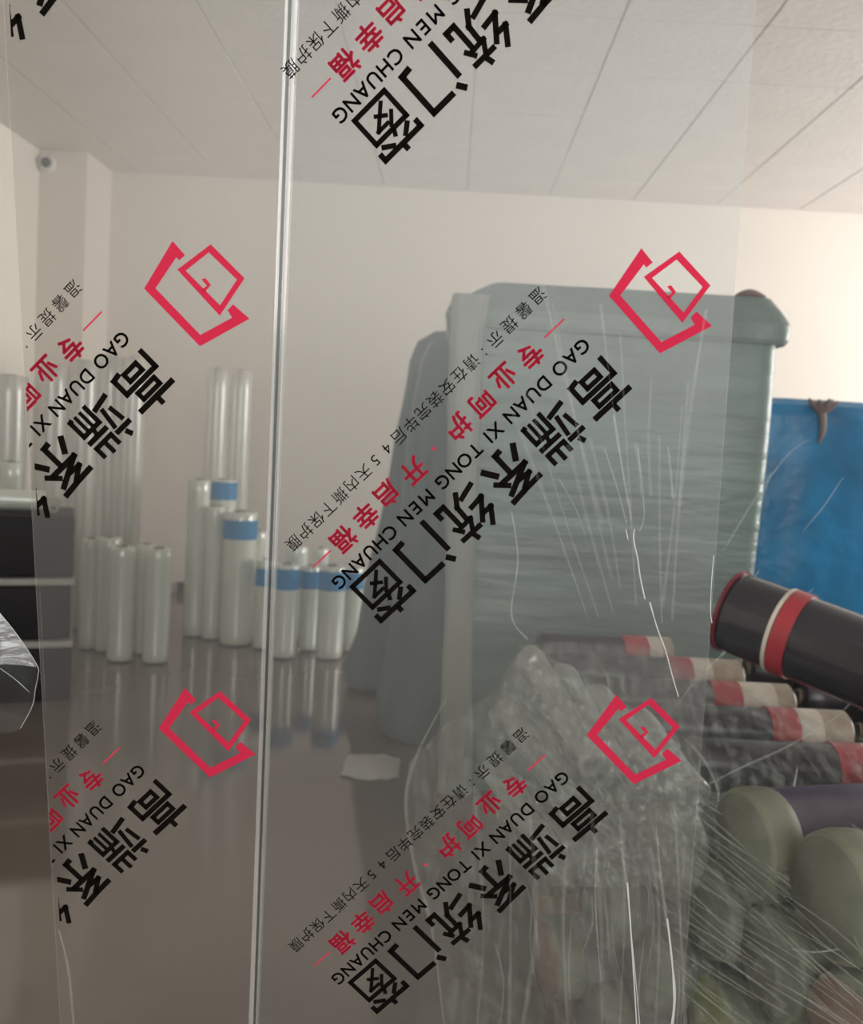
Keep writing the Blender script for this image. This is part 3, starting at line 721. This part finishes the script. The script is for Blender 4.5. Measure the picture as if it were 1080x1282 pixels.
# white scrap on the floor
p0_ = onz(465, 962, 0)
bm = bmesh.new(); g = []
for j in range(13):
    g.append([])
    for i in range(17):
        u_, v_ = i / 16 * 2 - 1, j / 12 * 2 - 1
        wv = (1 - 0.25 * u_ * u_)
        zz_ = 0.006 + 0.02 * (1 - u_ * u_) * (1 - v_ * v_) + 0.010 * abs(noise.noise(Vector((u_ * 2.4, v_ * 2.4, 3))))
        g[j].append(bm.verts.new((u_ * .108, v_ * .14 * wv, zz_)))
for j in range(12):
    for i in range(16): bm.faces.new((g[j][i], g[j][i + 1], g[j + 1][i + 1], g[j + 1][i]))
ex = bmesh.ops.solidify(bm, geom=bm.faces[:], thickness=0.004)
o = mesh('foam_scrap', bm, M['paper']); o.location = (p0_.x, p0_.y, 0.0)
props(o, 'small crumpled white scrap lying on the glossy floor left of the wrapped stack', 'scrap')

# blue wrapped stack
YBl = 3.75
bl = empty('blue_wrapped_stack', (1.75, YBl + .3, 0)); props(bl, 'bright blue wrapped stack at the right edge behind the dark tilted roll', 'wrapped stack')
def bz(py): return at(1030, py, YBl).z
xb0, xb1 = at(940, 600, YBl).x, at(1080, 600, YBl).x + .45
rows = [(0.0, xb0 + .02, xb1, YBl, YBl + .6), (0.5, xb0, xb1, YBl - .01, YBl + .6), (1.0, xb0, xb1, YBl, YBl + .6), (bz(520), xb0, xb1, YBl, YBl + .6), (bz(508), xb0 + .02, xb1 - .02, YBl + .02, YBl + .58), (bz(500), xb0 + .08, xb1 - .08, YBl + .07, YBl + .52)]
P2(mesh('blue_wrapping', loft(rows, 160, 110, .06, .03, 2.5, .0, 4.4, fold=.01), M['blue'], bl))
bm = bmesh.new()
kc = at(1030, 508, YBl - .02)
for k in range(9):
    a = k / 9 * 2 * math.pi
    tube(bm, [kc + Vector((0, .0, -.035)), kc + Vector((.035 * math.cos(a), .02 * math.sin(a), .0)), kc + Vector((.06 * math.cos(a), .035 * math.sin(a), .02 + .006 * math.sin(3 * a)))], [.010, .014, .006], 6)
tube(bm, smooth_path([kc + Vector((0, 0, -.03)), kc + Vector((.004, -.012, -.09)), kc + Vector((-.004, -.008, -.15))], 4), [.017, .016, .015, .014, .013, .012, .010, .008, .005], 7)
P2(props(mesh('gathered_tie', bm, M['brown'], bl), 'brown gathered tie at the top edge'))

# ------------------------------------------------------------ dark rolls heap
r_d = 0.056
def rng(px, py, Y): return at(px, py, Y)
RW, CR, TN, BK = M['red'], M['cream'], M['tan'], M['black']
darks = [  # y at centre, left px, right px, depth, red from-to, cream from-to (picture x)
    (822, 672, 838, 2.50, (776, 806), (806, 822), 'dark roll with red band highest and farthest back in the heap'),
    (848, 682, 925, 2.37, (832, 860), (860, 884), 'dark roll with red band second from the back of the heap'),
    (878, 700, 988, 2.22, (884, 920), (920, 962), 'dark roll with red band and wide cream end third from the back'),
    (912, 760, 1058, 2.06, (955, 990), (990, 1018), 'dark roll with red band and cream stripe in the middle of the heap'),
    (958, 858, 1150, 1.90, (1036, 1074), (1074, 1100), 'dark roll with broad red band right above the grey roll')]
tilt = math.tan(math.radians(0.5))
for (yc_, xl, xr_, Y, rd, cm, lab) in darks:
    a = at(xl, yc_ - 0.012 * (850 - xl) , Y); b = at(xr_, yc_ + 0.03 * (xr_ - 850), Y + 0.03)
    zc0 = (a.z + b.z) / 2; a.z = b.z = zc0
    # right ends are the far ends of each roll; fractions along the length
    fr = lambda p: (p - xl) / (xr_ - xl)
    roll('dark_roll', a, b, r_d, BK, lab, 'dark roll', 'dark rolls in the heap',
         bands=((fr(rd[0]), fr(rd[1]), RW), (fr(cm[0]), fr(cm[1]), CR), (fr(cm[1]), 0.985, TN)) if xr_ < 1100 else ((fr(rd[0]), fr(rd[1]), RW), (fr(cm[0]), fr(cm[1]), CR)), core=M['core'], wob=0.012)
# the dark rolls under and to the right of them
for i, (px, py, Y, ln, lab) in enumerate((
    (1000, 872, 2.42, .60, 'plain dark roll in the shadow behind the cream ended roll'),
    (935, 838, 2.56, .70, 'plain dark roll at the back of the heap, in shadow under the tilted roll'),
    (1075, 915, 2.28, .55, 'plain dark roll at the right edge beyond the cream striped roll'))):
    a = at(px, py, Y); b = a + Vector((ln, .02, 0)); roll('dark_roll', a, b, r_d, BK, lab, 'dark roll', 'plain dark rolls in the heap', core=M['core'], wob=.02)
# tilted big dark roll on top
a = at(914, 764, 1.95); b = at(1165, 862, 1.70)
roll('dark_roll', a, b, 0.086, M['black_shiny'], 'thick dark roll with red band lying tilted on top of the heap at right', 'dark roll', None,
     bands=((0.0, 0.02, M['maroon']), (0.275, 0.295, M['cream']), (0.30, 0.385, RW)), core=M['core'], wob=.02, rc=.022)

# ------------------------------------------------------------ pale roll ends, lower right
axis = Vector((0.965, 0.262, 0.0)).normalized()
pale = [
    (932, 1058, .092, 'pale_end', 'violet_roll', 'dark violet roll with pale green end showing highest, lying along the heap'),
    (1040, 1122, .092, 'pale_end', 'pale_roll', 'pale roll with round end at the right edge, just below the violet roll'),
    (886, 1136, .088, 'pale_end', 'pale_roll', 'pale roll with round end directly right of the film edge, second row'),
    (968, 1206, .088, 'pale_end', 'pale_roll', 'pale roll with round end surrounded by four other roll ends'),
    (893, 1284, .086, 'green_end', 'pale_roll', 'yellow green roll end at the bottom beside the film edge'),
    (1062, 1300, .088, 'pink_end', 'pale_roll', 'pinkish roll end in the lower right corner'),
    (826, 1064, .084, 'pale_end', 'pale_roll', 'pale roll end behind the film between its two bright creases, upper'),
    (806, 1212, .084, 'pale_end', 'pale_roll', 'pale roll end behind the two bright creases, lower'),
    (748, 1130, .084, 'pale_end', 'pale_roll', 'pale roll end behind the film just left of the bright creases'),
    (742, 1280, .082, 'pale_end', 'pale_roll', 'pale roll end cut by the bottom edge left of the bright creases'),
    (686, 1200, .080, 'pink_end', 'pale_roll', 'pinkish roll end low in the heap left of the bright creases'),
    (1004, 1392, .088, 'pale_end', 'pale_roll', 'pale roll in the bottom layer under the pinkish roll end'),
    (900, 1420, .086, 'pale_end', 'pale_roll', 'pale roll in the bottom layer under the yellow green end'),
    (1110, 1425, .088, 'pale_end', 'pale_roll', 'rightmost pale roll in the bottom layer of the heap'),
    (672, 1070, .078, 'pale_end', 'pale_roll', 'pale roll end under the lettering at the left side of the heap')]
for (px, py, r, em, bdm, lab) in pale:
    Yp = 1.5 - (max(px, 880) - 938) / 110 * .21 + max(0, 880 - px) / 110 * .125
    a = at(px, py, Yp); roll('film_roll', a, a + axis * .55, r, M[bdm], lab, 'film roll', 'rolls with round ends to the front', end_mat=M[em], wob=.03, dome=True)

# slim clear rolls at the left of the heap, leaning
slim = [((662, 822, 2.02), (742, 960, 1.72), .030, 'slim film roll whose tip stands highest at the left of the heap'),
        ((636, 884, 1.96), (716, 1010, 1.70), .030, 'slim film roll below and left of the highest tip'),
        ((618, 962, 1.92), (700, 1080, 1.66), .030, 'slim film roll at the lower left of the slim ones'),
        ((705, 842, 2.04), (770, 965, 1.76), .026, 'slim film roll just right of the highest tip'),
        ((745, 872, 2.00), (830, 975, 1.74), .034, 'slim pale roll with round greenish end left of the printed emblem'),
        ((798, 906, 1.94), (868, 1000, 1.68), .038, 'slim pale roll with greenish end inside the printed emblem')]
for (p, q_, r, lab) in slim:
    a = at(*p); b = at(*q_); roll('film_roll', a, b, r, M['slim_roll'], lab, 'film roll', 'slim leaning rolls', end_mat=M['pale_end'], wob=.22, dome=True)
# timber platform carrying the heap (mostly below the picture)
bm = bmesh.new()
for k in range(8): box(bm, 0.30 + k * .2, 0.47 + k * .2, 1.40, 2.75, 0.075, 0.10, .003, 1)
for k in range(3): box(bm, 0.30, 1.87, 1.42 + k * .6, 1.52 + k * .6, 0.0, 0.075, .004, 1)
o = mesh('timber_platform', bm, M['wood'], None, False)
props(o, 'low timber platform under the heap of rolls, hidden below the stretch wrap', 'platform')

# ------------------------------------------------------------ stretch wrap over the heap
def wrap_depth(px, py):
    t = max(0, min(1, (py - 800) / 480)); k = max(0, min(1, (1100 - px) / 500)); return 2.05 - (0.98 - 0.30 * k) * t ** 0.8
def topf(px): return 806 + max(0, px - 800) * .42 - max(0, 690 - px) * 0.0
def wrap_sheet(name, outline_l, outline_r, y0, y1, nx, ny, mat, amp, seed, dY=0.0, xshift=0):
    bm = bmesh.new(); G = []
    for j in range(ny + 1):
        py = y0 + (y1 - y0) * j / ny
        xl = outline_l(y0 + (y1 - y0) * j / ny); xr_ = outline_r(py); rw = []
        for i in range(nx + 1):
            px = xl + (xr_ - xl) * i / nx
            py = topf(px) + (y1 - topf(px)) * j / ny
            Y = wrap_depth(px, py) + dY
            d = px * .62 + py * .35; e = -px * .5 + py * .85
            Y += amp * noise.noise(Vector((e * .040, d * .006, seed))) + amp * .5 * noise.noise(Vector((e * .12, d * .012, seed + 4)))
            rw.append(bm.verts.new(at(px, py + 8 * noise.noise(Vector((px * .012, seed, 0))) * (1 if j == 0 else .3), Y)))
        G.append(rw)
    for j in range(ny):
        for i in range(nx): bm.faces.new((G[j][i], G[j][i + 1], G[j + 1][i + 1], G[j + 1][i]))
    return mesh(name, bm, mat)
def ol(py):
    pts = ((800, 650), (860, 620), (900, 560), (950, 512), (1010, 505), (1100, 520), (1180, 545), (1300, 560))
    for (a, b), (c, d) in zip(pts, pts[1:]):
        if a <= py <= c: return b + (d - b) * (py - a) / (c - a)
    return pts[-1][1]
o = wrap_sheet('stretch_wrap', ol, lambda y: 1130, 800, 1300, 130, 130, M['wrap'], .030, 2.0)
props(o, 'wrinkled clear stretch wrap draped over the heap of rolls', 'plastic wrap')
wrap_o = o
bm = bmesh.new(); G = []
BL = ((812, 654), (840, 640), (872, 620), (930, 606), (1000, 612), (1060, 640), (1110, 690)); BR = ((812, 676), (840, 716), (872, 768), (930, 850), (1000, 880), (1060, 880), (1110, 850))
def pl(T, y):
    for (a_, b_), (c_, d_) in zip(T, T[1:]):
        if a_ <= y <= c_: return b_ + (d_ - b_) * (y - a_) / (c_ - a_)
    return T[-1][1]
for j in range(101):
    py = 812 + 298 * j / 100; rw = []
    for i in range(111):
        f = i / 110; px = pl(BL, py) + (pl(BR, py) - pl(BL, py)) * f
        e = -px * .62 + py * .78; d = px * .78 + py * .62
        h = .055 * noise.noise(Vector((e * .028, d * .008, 1.5))) + .03 * abs(noise.noise(Vector((e * .075, d * .018, 7)))) + .014 * noise.noise(Vector((px * .11, py * .09, 3)))
        rim = min(f, 1 - f, j / 100, 1 - j / 100); h += .05 * max(0, .12 - rim) / .12
        rw.append(bm.verts.new(at(px + 7 * noise.noise(Vector((py * .05, 2, i > 55))), py + 6 * noise.noise(Vector((px * .04, 5, j > 50))), wrap_depth(px, py) - .06 + h)))
    G.append(rw)
for j in range(100):
    for i in range(110): bm.faces.new((G[j][i], G[j][i + 1], G[j + 1][i + 1], G[j + 1][i]))
props(mesh('crumpled_film_bag', bm, M['bag']), 'crumpled milky clear plastic bunched over the slim leaning rolls', 'plastic wrap')
# individual taut pleats in the wrap
def pleat(pts, Y, r, mat='pleat'):
    P = smooth_path([at(x, y, (wrap_depth(x, y) - .03) if Y is None else Y) for x, y in pts], 6); n = len(P)
    b = bmesh.new(); tube(b, P, [r * (0.35 + 0.65 * math.sin(math.pi * (k + .5) / n)) for k in range(n)], 5)
    return mesh('wrap_pleat', b, M[mat], wrap_o)
for pts, r in (([(1018, 738), (975, 765), (925, 800), (875, 848), (845, 885)], .0024), ([(950, 714), (930, 742), (906, 775)], .0018),
               ([(1082, 842), (1062, 882), (1035, 906)], .0022), ([(1047, 785), (1052, 808), (1062, 822), (1085, 825)], .0022), ([(1062, 824), (1058, 846)], .0016),
               ([(1035, 905), (985, 935), (930, 960), (880, 985)], .0018), ([(998, 960), (990, 1000), (985, 1020)], .0018),
               ([(852, 920), (880, 950), (897, 985), (898, 1005)], .0024), ([(1070, 1140), (1070, 1175), (1082, 1192)], .0018),
               ([(990, 1188), (1020, 1192), (1050, 1188)], .0014), ([(560, 872), (524, 940), (508, 1000), (518, 1080), (540, 1160), (556, 1285)], .0034), ([(640, 870), (690, 925), (745, 985), (800, 1040)], .0024), ([(655, 900), (700, 960), (740, 1010)], .002)):
    pleat(pts, None, r)
random.seed(21)
for k in range(150):
    if k % 3:
        x = random.uniform(820, 1040); y = random.uniform(985, 1240); an = math.radians(random.uniform(30, 44))
    else:
        x = random.uniform(625, 800); y = random.uniform(850, 1040); an = math.radians(random.uniform(38, 62))
    ln = random.uniform(50, 170); cv = random.uniform(-3, 3)
    pts = [(x, y), (x + ln * .5 * math.cos(an) + cv * .5, y + ln * .5 * math.sin(an) - cv), (x + ln * math.cos(an), y + ln * math.sin(an))]
    pleat(pts, None, random.uniform(.0004, .0014))
for k in range(15):      # upright folds in front of the slim rolls and below them
    x = random.uniform(640, 850); y = random.uniform(1010, 1180); ln = random.uniform(70, 150)
    pleat([(x, y), (x + random.uniform(-10, 10), y + ln * .5), (x + random.uniform(-16, 16), y + ln)], None, random.uniform(.0005, .0016))
for k in range(9):
    x = random.uniform(640, 760); y = random.uniform(812, 850)
    pleat([(x, y), (x + 14, y + 14), (x + 20, y + 40), (x + 12, y + 70)], None, random.uniform(.0006, .0014))
for pts in ([(955, 610), (985, 570), (1015, 548)], [(1005, 665), (1030, 635), (1055, 598)], [(950, 640), (962, 600), (975, 585)], [(905, 690), (935, 640), (965, 590)]):
    pleat(pts, 2.3, .0012)
